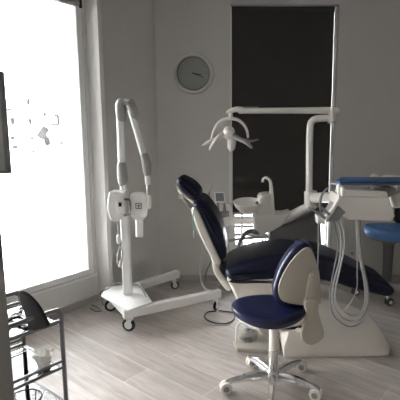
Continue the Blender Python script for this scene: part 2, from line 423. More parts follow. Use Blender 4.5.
def caster(parent, x, y, a, r=.035, mw='rubber', mf='grey_plastic', z1=.105, w=.022, mh=None, twin=False):
    d = Vector((math.cos(a), math.sin(a), 0)); n = Vector((-d.y, d.x, 0)); c = Vector((x, y, r))
    m = MB(); top = c - d * .015
    m.lathe([(.016, z1 - .02), (.018, z1 - .01), (.018, z1)], (top.x, top.y, 0), 16)
    for s in (-1, 1):
        m.slab([(-.033, z1 - r - .018), (.012, z1 - r - .014), (.012, -.008), (-.006, -.008)], s * (w / 2 + .003) - .002, s * (w / 2 + .003) + .002, frame(c, d, (0, 0, 1), n))
    m.box(c - d * .01 + Vector((0, 0, z1 - r - .018)), (.045, w + .01, .008), Matrix((d, n, Vector((0, 0, 1)))).transposed())
    f = m.build('caster', mf, parent)
    m = MB(); R = Matrix((d, Vector((0, 0, 1)), n)).transposed()
    m.lathe([(r * .55, -w / 2), (r * .9, -w / 2), (r, -w / 2 + .005), (r, w / 2 - .005), (r * .9, w / 2), (r * .55, w / 2)], c, 28, R); m.build('wheel', mw, f)
    m = MB(); m.lathe([(r * .25, -w / 2 - .003), (r * .62, -w / 2 - .002), (r * .62, w / 2 + .002), (r * .25, w / 2 + .003)], c, 20, R); m.build('hub', mh or 'xray_white', f)
    return f
for v, a in ((fl_, 2.9), (rl, 3.5), (frr, 1.2), (rr_, .3)): caster(xr, v.x, v.y, a, .050 if v is fl_ or v is rl else .038, mw='black', mf='xray_white', z1=.112)
# column
cw = .068
m = MB(); m.box((col.x, col.y, (.188 + 1.03) / 2), (cw, cw * .8, 1.03 - .188)); m.build('column', 'xray_white', xr, .012)
def X(px, py, dy=0): return at(px, py, YX + dy)
q = 7.6e-3
m = MB(); m.tube([X(123.5, 196), X(123, 180)], 3.2 * q, smooth=False, n=20); m.build('post', 'xray_white', xr)
m = MB(); m.tube([X(122.7, 184.5), X(122.8, 181), X(122.6, 177), X(121.6, 165)], [3.5 * q, 4.8 * q, 5.3 * q, 4.6 * q], smooth=False, n=24, capround=True); m.build('elbow_cover', 'grey_plastic', xr)
m = MB(); m.tube([X(122, 172), X(119.8, 112)], 3.5 * q, smooth=False, n=20); m.build('arm', 'xray_white', xr)
m = MB(); m.tube([X(121, 118), X(120.6, 106), X(122, 102.5), X(125, 101.5)], [4.6 * q, 5.2 * q, 4.8 * q, 2.8 * q], n=24, capround=True); m.build('elbow_cover', 'grey_plastic', xr)
m = MB(); m.tube([X(126, 101, -.01), X(129.5, 102.5, -.02), X(131.3, 105.5, -.02), X(134.5, 115.5, -.02)], [2.6 * q, 4.2 * q, 4.6 * q, 4.4 * q], n=24, capround=True); m.build('elbow_cover', 'grey_plastic', xr)
m = MB(); m.lathe([(.001, -.05), (2.2 * q, -.05), (2.2 * q, .04), (.001, .04)], X(127, 103.5, -.02), 20, RY); m.build('pivot_pin', 'chrome', xr)
m = MB(); m.tube([X(130.5, 110, -.02), X(146, 163, -.02)], 3.3 * q, smooth=False, n=20); m.build('arm', 'xray_white', xr)
m = MB(); m.tube([X(144.4, 156, -.02), X(146.6, 165, -.02), X(147.2, 173, -.02)], [4.0 * q, 4.6 * q, 3.8 * q], n=24, capround=True); m.build('elbow_cover', 'grey_plastic', xr)
m = MB(); m.lathe([(.001, -.045), (2.4 * q, -.045), (2.4 * q, .02), (.001, .02)], X(146.5, 171, -.02), 20, RY); m.build('pivot_pin', 'steel', xr)
m = MB(); m.tube([X(147.7, 174, -.02), X(148.6, 199, -.02)], 2.0 * q, smooth=False, n=16); m.build('hanger_rod', 'steel', xr)
m = MB(); m.tube([X(147.6, 177, -.02), X(147.8, 183, -.02)], 2.9 * q, smooth=False, n=16, capround=True); m.build('rod_sleeve', 'xray_white', xr)
m = MB(); m.tube([X(148.5, 197, -.02), X(148.8, 206, -.02)], 2.9 * q, smooth=False, n=16, capround=True); m.build('rod_sleeve', 'xray_white', xr)
m = MB(); m.tube([X(148.5, 200, -.02), X(143, 200, -.05)], 1.8 * q, smooth=False, n=12); m.build('yoke', 'xray_white', xr)
# tube head : barrel with cone
m = MB(); top = X(138.5, 192.5, -.07); tz = top.z; hz = X(138.5, 218, -.07).z; R0 = 8.6 * q
m.lathe([(R0 * .55, tz), (R0 * .85, tz - .008), (R0 * .98, tz - .03), (R0, tz - .08), (R0 * .97, hz + .05), (R0 * .85, hz + .015), (R0 * .5, hz - .01)], (top.x, top.y, 0), 32); hd = m.build('tube_head', 'xray_white', xr)
m = MB(); c0 = X(139.2, 216, -.07); c1 = X(139.4, 236.5, -.07)
m.tube([c0, c1], [3.9 * q, 3.7 * q], smooth=False, n=24); m.build('cone', 'xray_white', xr)
fy = top.y - R0 - .001
def F2(px, py): v = at(px, py, fy); return v
ic = F2(138.6, 206)
m = MB(); k = .02; t = .004
for (x, z, w_, h_) in ((0, k, 2 * k, t), (0, -k, 2 * k + t, t), (-k, 0, t, 2 * k + t), (k, 0, t, 2 * k + t), (0, .004, 2 * k * .62, t), (0, -.006, t * 1.2, .022)):
    m.box(ic + Vector((x, .0, z)), (w_, .004, h_))
m.build('warning_symbol', 'black', hd)
# control box
P = prof([(109, 192.5), (113, 191.6), (123.4, 192.6), (124.3, 193.8), (124.6, 216), (123.4, 217.6), (118, 221.5), (114, 222), (110, 219), (107.2, 211), (107, 202)], YX - .17)
m = MB(); m.slab(P, YX - .17, YX - .045, XZ, .012, 4, smooth=2); cb = m.build('control_box', 'xray_white', xr)
P = prof([(115.5, 202), (118.5, 200), (123, 200), (124, 216), (119, 218)], YX - .17)
m = MB(); m.slab(P, YX - .175, YX - .168, XZ, .002, 2); m.build('front_panel', 'unit_white', cb)
p = at(120, 204.5, YX - .178); MB().box(p, (.022, .006, .03)).build('switch', 'black', cb, .002)
m = MB(); yh = YX - .19; m.tube([at(124, 199.5, yh), at(128.5, 199.5, yh), at(130.2, 202, yh), at(130.3, 212, yh), at(128.5, 215, yh), at(124, 215, yh)], .007, n=10); m.build('handle', 'mid_grey', cb)
# coiled white cable hung on the column
yc = YX - .06
m = MB(); m.tube([at(117.5, 221, yc), at(118.3, 235, yc), at(119.5, 243, yc), at(122.5, 252, yc), at(121.5, 262, yc), at(118.8, 265, yc), at(117.3, 261, yc), at(119, 250, yc), at(121.3, 243, yc), at(119.6, 238, yc)], .0055, n=8)
m.build('hanging_cable', 'hose', xr)
m = MB(); m.tube([at(118.6, 236, yc - .01), at(118.8, 242, yc - .01)], .015, smooth=False, n=12, capround=True); m.build('exposure_button', 'xray_white', xr)
m = MB(); m.tube([at(120.3, 262, yc - .005), at(119.8, 266, yc - .005)], .01, smooth=False, n=10, capround=True); m.build('cable_clamp', 'xray_white', xr)
# cable over base
m = MB(); zc_ = .2
m.tube([G(103, 305, .006), G(104, 299, .05) - Nn * .03, G(105.5, 294, .17) - Nn * .06, G(109, 288, .20), G(116, 283, .22), G(123, 284.5, .22) + Vector((0, .0, 0))], .006, n=8); m.build('power_cable', 'mid_grey', xr)
m = MB(); m.tube([G(132, 284, .20), G(138, 285, .2), G(143, 291, .197), G(146, 297, .192)], .004, n=8); m.build('power_cable', 'mid_grey', xr)
# loose cable ring on floor
cpts = [G(*a, .008) for a in ((216, 311), (208, 312), (204.5, 316), (208, 320.5), (218, 323.5), (228, 323), (234, 319), (234, 313), (226, 311.5), (219, 310.5))]
o = MB().tube(cpts, .0055, n=8).build('power_cord', 'black', loc=cpts[0]); tag(o, 'black power cord curled on the floor beside the front wheel of the mobile base', 'cord')
cpts = [G(*a, .007) for a in ((90, 308), (95, 311), (101, 311), (97, 307), (92, 305))]
o = MB().tube(cpts, .005, n=8).build('power_cord', 'mid_grey', loc=cpts[0]); tag(o, 'grey cord lying on the floor at the left wall under the mobile base', 'cord')

# ================================================================== DENTAL CHAIR
YN = 2.86; YFR = 3.36; YM = 3.1
dc = empty('dental_chair', G(320, 352), 'navy and cream reclining dental patient chair on a broad white floor base', 'dental chair')
# base
def P2(px, py, Y): v = at(px, py, Y); return (v.x, v.z)
nb_ = 14
def base_ring(y, xl, zoff, hs):
    pass
yb0, yb1, yt0, yt1 = 2.70, 3.34, 2.93, 3.2
xs = [at(283.5, 357, yb0).x, at(300, 300, yt0).x, at(318, 296, yt0).x, at(350, 304, yt0).x, at(367, 313, yt0).x, at(383, 333, 2.85).x, at(394, 351, yb0).x]
zs = [.07, .36, .335, .275, .215, .10, .045]
fy_ = [2.72, 2.90, 2.91, 2.91, 2.90, 2.84, 2.78]
m = MB(); rings = []
for i, (x, z, y) in enumerate(zip(xs, zs, fy_)):
    yb = 2.69 + .04 * (i / 6) ** 2 if i < 6 else 2.76
    bx = x
    ring = [(bx, yb, 0), (bx, yb + .002, .03), (bx, y - .015, z - .012), (bx, y + .005, z), (bx, 3.22, z), (bx, 3.245, z - .015), (bx, 3.34, .03), (bx, 3.34, 0)]
    rings.append([Vector(v) for v in ring])
m.rings(rings); m.build('base', 'cream', dc, .006)
# pedestal lift + underframe
m = MB(); m.slab(prof([(257, 290), (312, 290), (316, 315), (262, 330)], 3.1), 2.97, 3.2, XZ, .03, 4, smooth=3); m.build('lift_column', 'cream', dc)
P = prof([(227, 276), (240, 277), (300, 276), (309, 282), (296, 296), (268, 306), (245, 309), (238, 302), (233, 291)], 2.90)
m = MB(); m.slab(P, 2.855, 3.3, XZ, .03, 4, smooth=4); m.build('seat_shell', 'cream', dc)
# seat cushion
P = prof([(225.5, 272), (230, 266.5), (252, 258), (274, 254), (292, 253), (304, 256), (312, 262), (308, 273), (296, 277), (262, 281.5), (236, 283), (227.5, 281)], YN + .05)
m = MB(); m.slab(P, YN, YFR, XZ, .05, 6, smooth=5); m.build('seat', 'navy', dc)
# leg section
P = prof([(300, 251), (312, 251), (330, 256), (352, 265), (372, 275), (388, 283), (392, 289), (385, 294), (366, 290), (345, 284.5), (324, 278), (304, 274)], YN + .12)
m = MB(); m.slab(P, YN + .05, YFR - .03, XZ, .032, 6, smooth=4); m.build('leg_rest', 'navy', dc)
P = prof([(312, 270), (330, 274), (350, 281), (362, 285), (352, 286), (330, 280), (313, 276)], YN + .2)
m = MB(); m.slab(P, YN + .14, YFR - .12, XZ, .02, 4, smooth=3); m.build('leg_rest_shell', 'mid_grey', dc)
# backrest
P = prof([(193, 203), (194.5, 209.5), (203.5, 222), (210, 235), (215, 248), (219, 258.5), (223.5, 260), (226.5, 255), (225.5, 243), (220.5, 225), (212, 210), (204, 201), (198, 199.5)], YN + .08)
m = MB(); m.slab(P, YN + .04, YFR - .04, XZ, .045, 6, smooth=5); m.build('backrest', 'navy', dc)
P = prof([(192.3, 208), (192.8, 214), (198, 229), (204.5, 243), (210, 254), (214, 262), (219, 263), (221, 259), (214.5, 246), (207.5, 230), (200.5, 214), (196, 206.5)], YN + .08)
m = MB(); m.slab(P, YN + .035, YFR - .035, XZ, .015, 4, smooth=4); m.build('back_shell', 'cream', dc)
# hinge arm behind seat
P = prof([(212, 256), (217, 259), (219, 268), (226, 279), (231, 288), (226, 289), (217, 277), (213, 268)], YN + .1)
m = MB(); m.slab(P, YN + .07, YN + .11, XZ, .012, 3, smooth=4); m.build('hinge_arm', 'cream', dc)
m = MB(); m.slab(P, YFR - .11, YFR - .07, XZ, .012, 3, smooth=4); m.build('hinge_arm', 'cream', dc)
m = MB(); m.slab(prof([(220, 259), (227, 261), (228, 276), (221, 271)], YM), YN + .12, YFR - .12, XZ, .015, 3, smooth=3); m.build('hinge_cover', 'black', dc)
# headrest
P = prof([(177, 180), (178.5, 177.6), (182, 177.3), (191, 181.8), (197.5, 187.5), (200, 192), (199.8, 197.5), (196.5, 201), (191, 198.5), (184, 192.5), (178.3, 186)], YM - .1)
m = MB(); m.slab(P, YM - .15, YM + .13, XZ, .035, 6, smooth=5); hr = m.build('headrest', 'navy', dc)
P = prof([(177, 184.5), (179.5, 187.5), (187, 194.5), (194, 199.8), (197.5, 201.5), (194.5, 203.5), (186, 198), (178.5, 191)], YM - .1)
m = MB(); m.slab(P, YM - .13, YM + .11, XZ, .012, 3, smooth=4); m.build('headrest_shell', 'cream', hr)
m = MB(); m.tube([at(182, 194, YM - .08), at(186, 201, YM - .08), at(190, 206, YM - .06), at(195, 208, YM - .06)], .016, n=12); m.build('headrest_bracket', 'mid_grey', dc)
m = MB(); m.lathe([(.001, -.015), (.014, -.015), (.017, -.008), (.017, .012), (.001, .012)], at(181, 196.5, YM - .12), 20, RY); m.build('headrest_knob', 'cream', dc)
# far armrest
ya = YFR + .03
m = MB(); m.tube([at(235.5, 262, ya), at(237.5, 250, ya), at(241, 239.5, ya), at(246.5, 232.5, ya), at(252, 231, ya), at(257, 233, ya)], [.012, .012, .014, .018, .02, .016], n=14, capround=True); m.build('armrest', 'mid_grey', dc)
# maker's mark plate on leg section side
# ---- foot control
fc = empty('foot_control', G(250, 349), 'small cream foot control with round knob, on the floor left of the chair base', 'foot pedal')
fo_ = G(252, 350)
m = MB(); a = G(234, 348); b = G(284, 356.5)
m.slab([(G(233.5, 345).x, G(233.5, 345).y), (G(237, 352).x, G(237, 352).y), (G(279, 355).x, G(279, 355).y), (G(279, 340).x, G(279, 340).y), (G(240, 336).x, G(240, 336).y)], 0, .028, lambda u, v, w: (u, v, w), .006, 3); m.build('base_plate', 'pedal_plate', fc)
bx = G(248.5, 338.5, .028); 
Rf = rotz(-.05)
m = MB()
def lay(z, wx, wy): return [Vector((bx.x, bx.y + .02, 0)) + Rf @ Vector((sx * wx, sy * wy, z)) for sx, sy in ((-1, -.7), (-.7, -1), (.7, -1), (1, -.7), (1, .7), (.7, 1), (-.7, 1), (-1, .7))]
m.rings([lay(.028, .056, .052), lay(.055, .064, .058), lay(.068, .061, .055), lay(.072, .055, .048)]); m.build('pedal_body', 'pedal', fc, .005)
m = MB(); kc = Vector((bx.x, bx.y + .02, 0)); m.lathe([(.036, .071), (.036, .080), (.030, .088), (.016, .089), (.015, .098), (.001, .100)], kc, 28, Matrix.Rotation(0, 3, 'X')); m.build('knob', 'grey_plastic', fc)
m = MB(); h0 = Vector((bx.x - .085, bx.y - .01, .0)); m.tube([h0 + Vector((0, -.03, .028)), h0 + Vector((.0, -.03, .10)), h0 + Vector((.005, -.02, .135)), h0 + Vector((.03, .0, .145)), h0 + Vector((.06, .02, .135)), h0 + Vector((.07, .03, .1))], .007, n=10); m.build('handle', 'unit_white', fc)
m = MB(); m.box((bx.x - .005, bx.y - .05, .042), (.05, .02, .024)); m.build('toe_lever', 'mid_grey', fc, .004)

# ================================================================== TREATMENT UNIT : spittoon, lamp column, delivery head
YS = 3.62
du = empty('dental_unit', (at(290, 250, YS).x, YS, 0), 'white dental treatment unit with spittoon, instrument head and bent lamp column behind the chair', 'dental unit')
m = MB(); a = at(268, 225, YS); b = at(321, 260, YS)
m.slab(prof([(269, 229), (290, 222), (313, 215), (320, 214), (322, 262), (269, 268)], YS - .08), YS - .12, YS + .12, XZ, .02, 3); m.build('body', 'body_grey', du)
m = MB(); bbox(m, at(272, 240, YS).x, at(296, 240, YS).x, 0, .45, YS - .08, YS + .1); m.build('body_foot', 'body_grey', du, .01)
# spittoon block
P = prof([(258, 206), (258.3, 199), (260, 196), (264, 194.6), (270, 194.3), (272.3, 195), (273.5, 203), (276.5, 217), (254, 217), (256, 210)], YS - .12)
m = MB(); m.slab(P, YS - .14, YS + .08, XZ, .02, 4); m.build('spittoon_tower', 'unit_white', du)
P = prof([(252.5, 215.5), (270, 214.5), (284, 214.5), (291, 213), (282, 226), (272, 231.5), (262, 235), (254, 234)], YS - .14)
m = MB(); m.slab(P, YS - .15, YS + .08, XZ, .025, 4); m.build('spittoon_body', 'unit_white', du)
# bowl
bc_ = at(248, 203.5, YS - .1); rB = 14.2 * YS / F
m = MB(); z0 = bc_.z
m.lathe([(.02, z0 - .10), (.045, z0 - .098), (.075, z0 - .075), (rB * .9, z0 - .03), (rB, z0 + .008), (rB * 1.03, z0 + .02), (rB * .97, z0 + .024), (rB * .9, z0 + .005), (rB * .78, z0 - .02), (.06, z0 - .05), (.012, z0 - .062)], (bc_.x, bc_.y, 0), 40); RB = Matrix.Rotation(.16, 3, 'X'); m.v = [bc_ + RB @ Vector(((v - bc_).x, (v - bc_).y, (v - bc_).z * .75)) for v in m.v]; bo = m.build('bowl', 'unit_white', du)
m = MB(); m.lathe([(.001, z0 - .062), (.014, z0 - .061), (.014, z0 - .055), (.001, z0 - .054)], (bc_.x, bc_.y, 0), 16); m.v = [bc_ + RB @ Vector(((v - bc_).x, (v - bc_).y, (v - bc_).z * .75)) for v in m.v]; m.build('drain', 'steel', bo)
m = MB(); m.tube([at(256, 202, YS - .12), at(260, 205, YS - .12), at(262, 210, YS - .12)], .012, n=10); m.build('bowl_rinser', 'mid_grey', du)
# faucet
m = MB(); m.tube([at(271.7, 208, YS - .05), at(271.4, 196, YS - .05), at(271.2, 187, YS - .05), at(269.8, 180.5, YS - .05), at(266.3, 177.8, YS - .05), at(263.3, 178.8, YS - .05), at(262.7, 182.2, YS - .05)], [.024, .020, .014, .012, .011, .010, .010], n=16); m.build('cup_filler', 'unit_white', du)
# arm from spittoon to lamp column
YP = 3.42
m = MB(); m.tube([at(266, 223, YS), at(279, 221.5, YS - .03), at(292, 215.5, YS - .08), at(303, 209.5, YP + .04), at(312, 205.5, YP)], [.062, .060, .052, .046, .046], n=16, flat=.8); m.build('support_arm', 'unit_white', du)
m = MB(); m.tube([at(310.5, 208, YP), at(310.5, 191, YP)], .050, smooth=False, n=28); m.build('column_socket', 'unit_white', du, .006)
# lamp pole
m = MB(); m.tube([at(309, 195, YP), at(309.2, 170, YP), at(309.6, 140, YP), at(310.3, 126, YP), at(312.5, 121, YP), at(318, 118.7, YP), at(332, 118, YP)], .027, n=18, sub=8, capround=True); m.build('lamp_pole', 'unit_white', du)
m = MB(); m.tube([at(331.8, 122, YP), at(331.8, 107.5, YP)], .030, smooth=False, n=20); m.build('lamp_pivot', 'unit_white', du, .004)
m = MB(); m.tube([at(331.8, 123.3, YP), at(331.8, 121.8, YP)], .034, smooth=False, n=20); m.build('pivot_cap', 'steel', du)
# lamp arm
m = MB(); m.tube([at(336, 111, YP), at(327, 110.4, YP), at(290, 110.6, YP - .03), at(240, 110.8, YP - .06)], [.027, .026, .022, .021], smooth=False, n=16, capround=True); m.build('lamp_arm', 'unit_white', du)
m = MB(); m.tube([at(258, 107.8, YP - .05), at(244, 107.8, YP - .06)], .008, smooth=False, n=8); m.build('arm_trim', 'grey_plastic', du)
YL = YP - .06
m = MB(); m.tube([at(243, 110, YL), at(237, 109.3, YL), at(232, 110.3, YL), at(228, 112.3, YL)], [.022, .021, .019, .014], n=14, capround=True); m.build('lamp_elbow', 'unit_white', du)
m = MB(); m.tube([at(230.5, 110, YL), at(231, 119.5, YL)], .015, smooth=False, n=12); m.build('lamp_pin', 'unit_white', du)
# lamp head: yoke arch, centre dome and four reflector petals
m = MB(); m.tube([at(212, 139, YL), at(214, 130, YL), at(219, 122.5, YL), at(225, 119.3, YL), at(231, 118.5, YL), at(238, 120, YL), at(244, 125, YL), at(247, 131, YL), at(248, 138, YL)], [.010, .011, .012, .012, .014, .012, .011, .010, .009], n=12, sub=5); m.build('lamp_yoke', 'unit_white', du)
lh = MB(); lc = at(228.5, 133, YL - .05)
lh.ell(lc + Vector((.0, 0, -.002)), (.044, .055, .046)); m_ = None; lh.tube([at(229, 132, YL - .04), at(231.5, 139, YL - .03), at(231.5, 147, YL - .02)], [.045, .036, .030], n=16, capround=True)
lh = lh.build('lamp_head', 'unit_white', du)
for pts_, rs in (([(225, 133), (219, 136), (214, 142), (210, 149.5)], [.03, .018, .016, .008]),
                 ([(224, 136), (214, 139.5), (208, 142), (203, 145)], [.022, .014, .016, .007]),
                 ([(231, 134), (239, 139), (246, 142), (251, 147)], [.03, .024, .028, .014]),
                 ([(232, 133), (241, 139), (250, 141), (258, 139.5)], [.024, .018, .018, .009])):
    n_ = len(pts_); dy = -.12 if pts_[-1][1] > 146 else .06
    m = MB(); m.tube([at(x, y, YL - .05 + dy * i / (n_ - 1)) for i, (x, y) in enumerate(pts_)], rs, n=14, flat=.6, capround=True); m.build('petal', 'unit_white' if pts_[0][0] < 230 else 'grey_plastic', lh)

# delivery head
YD = 2.80
m = MB(); m.tube([at(312, 198, YP), at(322, 197.5, 3.25), at(335, 197.5, 3.0), at(348, 198, YD + .1)], [.042, .042, .038, .035], n=16, flat=.9); m.build('delivery_arm', 'unit_white', du)
P = prof([(341, 196.5), (389, 197.5), (392.5, 210), (394.5, 216), (390.5, 221), (372, 220.5), (348, 219.5), (340, 212), (337.5, 205)], YD - .13)
m = MB(); m.slab(P, YD - .14, YD + .17, XZ, .008, 3); hd_ = m.build('instrument_head', 'unit_white', du)
P = prof([(344.5, 189), (387, 191.5), (388.5, 197.8), (342.5, 197)], YD - .1)
m = MB(); m.slab(P, YD - .1, YD + .12, XZ, .008, 3); m.build('upper_deck', 'unit_white', hd_)
# slanted instrument bracket at left
P = prof([(339.5, 189), (342.5, 190), (342.5, 197.5), (333, 213), (324.5, 221.5), (321.5, 219.5), (331.5, 209), (337.5, 199)], YD - .16)
m = MB(); m.slab(P, YD - .17, YD - .13, XZ, .006, 3); m.build('instrument_rail', 'unit_white', hd_)
P = prof([(338.5, 206), (346, 212.5), (338, 221), (327.5, 222)], YD - .15)
m = MB(); m.slab(P, YD - .15, YD + .08, XZ, .005, 2); m.build('rail_cover', 'grey_plastic', hd_)
m = MB(); m.tube([at(342.5, 194, YD - .19), at(342.5, 189, YD - .19)], .012, smooth=False, n=14, capround=True); m.tube([at(338.8, 193, YD - .17), at(338.8, 185.5, YD - .17)], .011, smooth=False, n=14, capround=True); m.build('peg', 'unit_white', hd_)
m = MB(); m.slab(prof([(315.5, 214), (324, 217), (324, 223.5), (316, 222)], YD), YD - .05, YD + .03, XZ, .006, 3); m.build('hose_outlet', 'xray_white', hd_)
# handpieces in rail
for pts_, c_ in (([(327.5, 188), (322.5, 194), (320, 202), (321, 210)], 'mid_grey'), ([(309, 207.5), (317, 212), (324, 217.5)], 'mid_grey'), ([(314, 203.5), (321, 207.5), (329, 214)], 'grey_plastic')):
    m = MB(); m.tube([at(x, y, YD - .2) for x, y in pts_], [.005] + [.008] * (len(pts_) - 2) + [.010], n=12, capround=True); o = m.build('dental_handpiece', c_, loc=at(*pts_[0], YD - .13))
    lab = {0: 'thin grey handpiece standing upright in the instrument rail, curved tip up', 1: 'dark grey handpiece lying lowest across the left end of the instrument rail', 2: 'mid-grey handpiece lying slanted just above the lowest one in the instrument rail'}
    tag(o, lab[[188, 207.5, 203.5].index(pts_[0][1])], 'handpiece', 'handpieces in the instrument rail')
# hoses
def hose(pts, r, mt, Y=None):
    m = MB(); n = len(pts); m.tube([at(x, y, (Y or YD - .13) + dy) for x, y, dy in pts], r, n=8, sub=6); return m
hoses = [
 ([(336, 219, .0), (339.5, 228, 0), (341.5, 243, 0), (339, 262, 0), (334, 282, 0), (332.5, 300, 0), (338, 313, 0), (349, 321, 0), (360, 318, 0), (366.5, 305, 0), (366.5, 286, 0), (362, 264, 0), (359, 244, 0), (358, 220, 0.02)], .0065, 'hose'),
 ([(333, 219, .03), (336, 230, .03), (338, 245, .03), (335.5, 262, .03), (331.5, 282, .03), (330, 302, .03), (335, 317, .03), (347, 326, .03), (359, 323.5, .03), (367.5, 308, .03), (368, 288, .03), (363.5, 266, .03), (360.5, 244, .03), (360, 220, .03)], .006, 'hose_grey'),
 ([(339, 219, -.03), (343.5, 230, -.03), (344.5, 245, -.03), (341, 264, -.03), (336.5, 284, -.03), (335.5, 299, -.03), (341, 309, -.03), (351, 315.5, -.03), (360.5, 313, -.03), (365, 301, -.03), (364.5, 284, -.03), (360.5, 262, -.03), (357.5, 244, -.03), (356, 220, 0)], .0065, 'hose'),
 ([(318.6, 221, .05), (318.4, 240, .05), (317.8, 262, .05), (317.5, 280, .05), (318.5, 296, .04)], .005, 'hose'),
 ([(357.5, 220, .06), (357.3, 245, .06), (357.3, 270, .06), (356.8, 288, .06), (351, 302, .06), (342.5, 311, .05)], .005, 'hose')]
for pts_, r_, mt in hoses: hose(pts_, r_ * .82, mt).build('hose', mt, du)
# assistant element
YA = 3.75
ae = [(212.5, 206), (216, 202.5), (230, 203), (232.5, 209), (231.5, 220), (228, 226), (217, 226)]
m = MB(); m.slab(prof(ae, YA), YA - .04, YA + .05, XZ, .015, 3); ah = m.build('assistant_holder', 'unit_white', du)
P = prof([(213.8, 191.5), (224.5, 191.5), (225.5, 203), (214.5, 203)], YA)
m = MB(); m.slab(P, YA - .01, YA + .02, XZ, .004, 2); m.build('display', 'unit_white', ah)
P = prof([(215.5, 193), (223.5, 193), (224.3, 201), (216, 201)], YA - .01)
m = MB(); m.slab(P, YA - .014, YA - .009, XZ, .001, 1); m.build('display_glass', 'screen', ah)
for x in (217.5, 224.3):
    MB().tube([at(x, 203.5, YA - .06), at(x + .2, 210, YA - .06), at(x - .5, 216, YA - .05)], [.008, .014, .016], n=12, capround=True).build('suction_handle', 'mid_grey', ah)
MB().box(at(221.5, 214, YA - .05), (.13, .04, .045)).build('handle_rest', 'mid_grey', ah, .008)
MB().tube([at(212.5, 184, YA - .05), at(210, 191, YA - .05), at(208.8, 194.5, YA - .05), at(208.8, 208, YA - .05)], [.003, .004, .011, .010], n=10).build('syringe', 'cream_matte', ah)
MB().tube([at(231, 221.5, YA), at(236, 221, YA - .03), at(256, 221, YS)], .032, n=14, flat=.9).build('assistant_arm', 'unit_white', du)
MB().tube([at(229, 241, YS), at(240, 239, YS), at(262, 237, YS), at(276, 238, YS)], .014, n=12).build('lower_rail', 'grey_plastic', du)
MB().tube([at(224, 226, YA), at(225, 245, YA), at(226, 262, YA - .1), at(224, 275, YA - .2), at(218, 287, YA - .28), at(210, 290, YA - .3), at(203, 286, YA - .3), at(200, 273, YA - .3), at(201.5, 258, YA - .25), at(205, 242, YA - .18), at(211, 224, YA - .03)], .006, n=8).build('suction_hose', 'hose', du)
MB().tube([at(214, 226, YA), at(216, 244, YA), at(213, 258, YA - .1), at(207, 270, YA - .15), at(204.5, 283, YA - .18), at(206, 287, YA - .2)], .006, n=8).build('suction_hose', 'mid_grey', du)
for x in (262, 265.5): MB().tube([at(x, 238, YS - .1), at(x + .5, 246, YS - .1), at(x - 1.5, 254, YS - .1)], .008, n=8).build('feed_hose', 'hose', du)
# bib cord hanging at headrest
o = MB().tube([at(193, 213, YN + .02), at(193.4, 225, YN + .02), at(194.4, 233, YN + .02)], .0035, n=8).build('bib_cord', 'green', loc=at(193, 213, YN + .02)); tag(o, 'thin pale green bib cord hanging from the chair back below the headrest', 'cord')
MB().tube([at(194.4, 232, YN + .02), at(194.6, 236.5, YN + .02)], .008, smooth=False, n=8, capround=True).build('clip', 'hose', o)

# tray on the instrument head
tc0 = at(366, 183, 2.83); ztr = 1.139
tr = empty('instrument_tray', (tc0.x, 2.83, ztr), 'flat blue instrument tray with a dark rim, resting above the instrument head', 'tray')
x0 = at(328, 181, 2.8).x; x1 = x0 + .58
pol = [(x0, 2.74), (x0 + .03, 2.68), (x1, 2.68), (x1 + .02, 2.72), (x1 + .02, 2.98), (x1, 3.0), (x0 + .12, 3.0)]
m = MB(); m.slab(pol, ztr - .004, ztr + .006, lambda u, v, w: (u, v, w), .002, 2); m.build('tray_rim', 'cart_metal', tr)
pol2 = [(x0 + .03, 2.735), (x0 + .05, 2.69), (x1 - .01, 2.69), (x1 + .01, 2.72), (x1 + .01, 2.98), (x1 - .01, 2.992), (x0 + .13, 2.992)]
m = MB(); m.slab(pol2, ztr + .006, ztr + .018, lambda u, v, w: (u, v, w), .003, 2); m.build('tray_mat', 'tray_blue', tr)
# tray arm (supports)
MB().tube([at(371, 196, YD), at(372, 190, YD), at(372, 185.5, YD)], .012, n=12).build('tray_post', 'unit_white', du)
YT = 3.06
m = MB(); m.tube([at(371, 178, YT), at(373.5, 175.5, YT), at(377, 177, YT)], .014, n=12, capround=True); m.tube([at(382, 178, YT), at(388, 177, YT), at(404, 178.5, YT)], .022, n=12, capround=True, flat=.7)
m.tube([at(373, 176, YT), at(385, 179.5, YT)], .009, smooth=False, n=10); m.tube([at(396, 178, YT), at(398, 190, YT - .1)], .018, smooth=False, n=12); m.build('rear_handle', 'unit_white', du)
P = prof([(379, 186), (393, 187), (393, 191), (388, 196), (384, 196), (380, 190)], YD + .05)
m = MB(); m.slab(P, YD, YD + .12, XZ, .01, 3, smooth=3); m.build('tray_joint', 'grey_plastic', du)
P = prof([(388, 193), (402, 189), (410, 189), (410, 207), (392, 207)], YD + .1)
m = MB(); m.slab(P, YD + .05, YD + .2, XZ, .015, 3); m.build('side_module', 'unit_white', du)

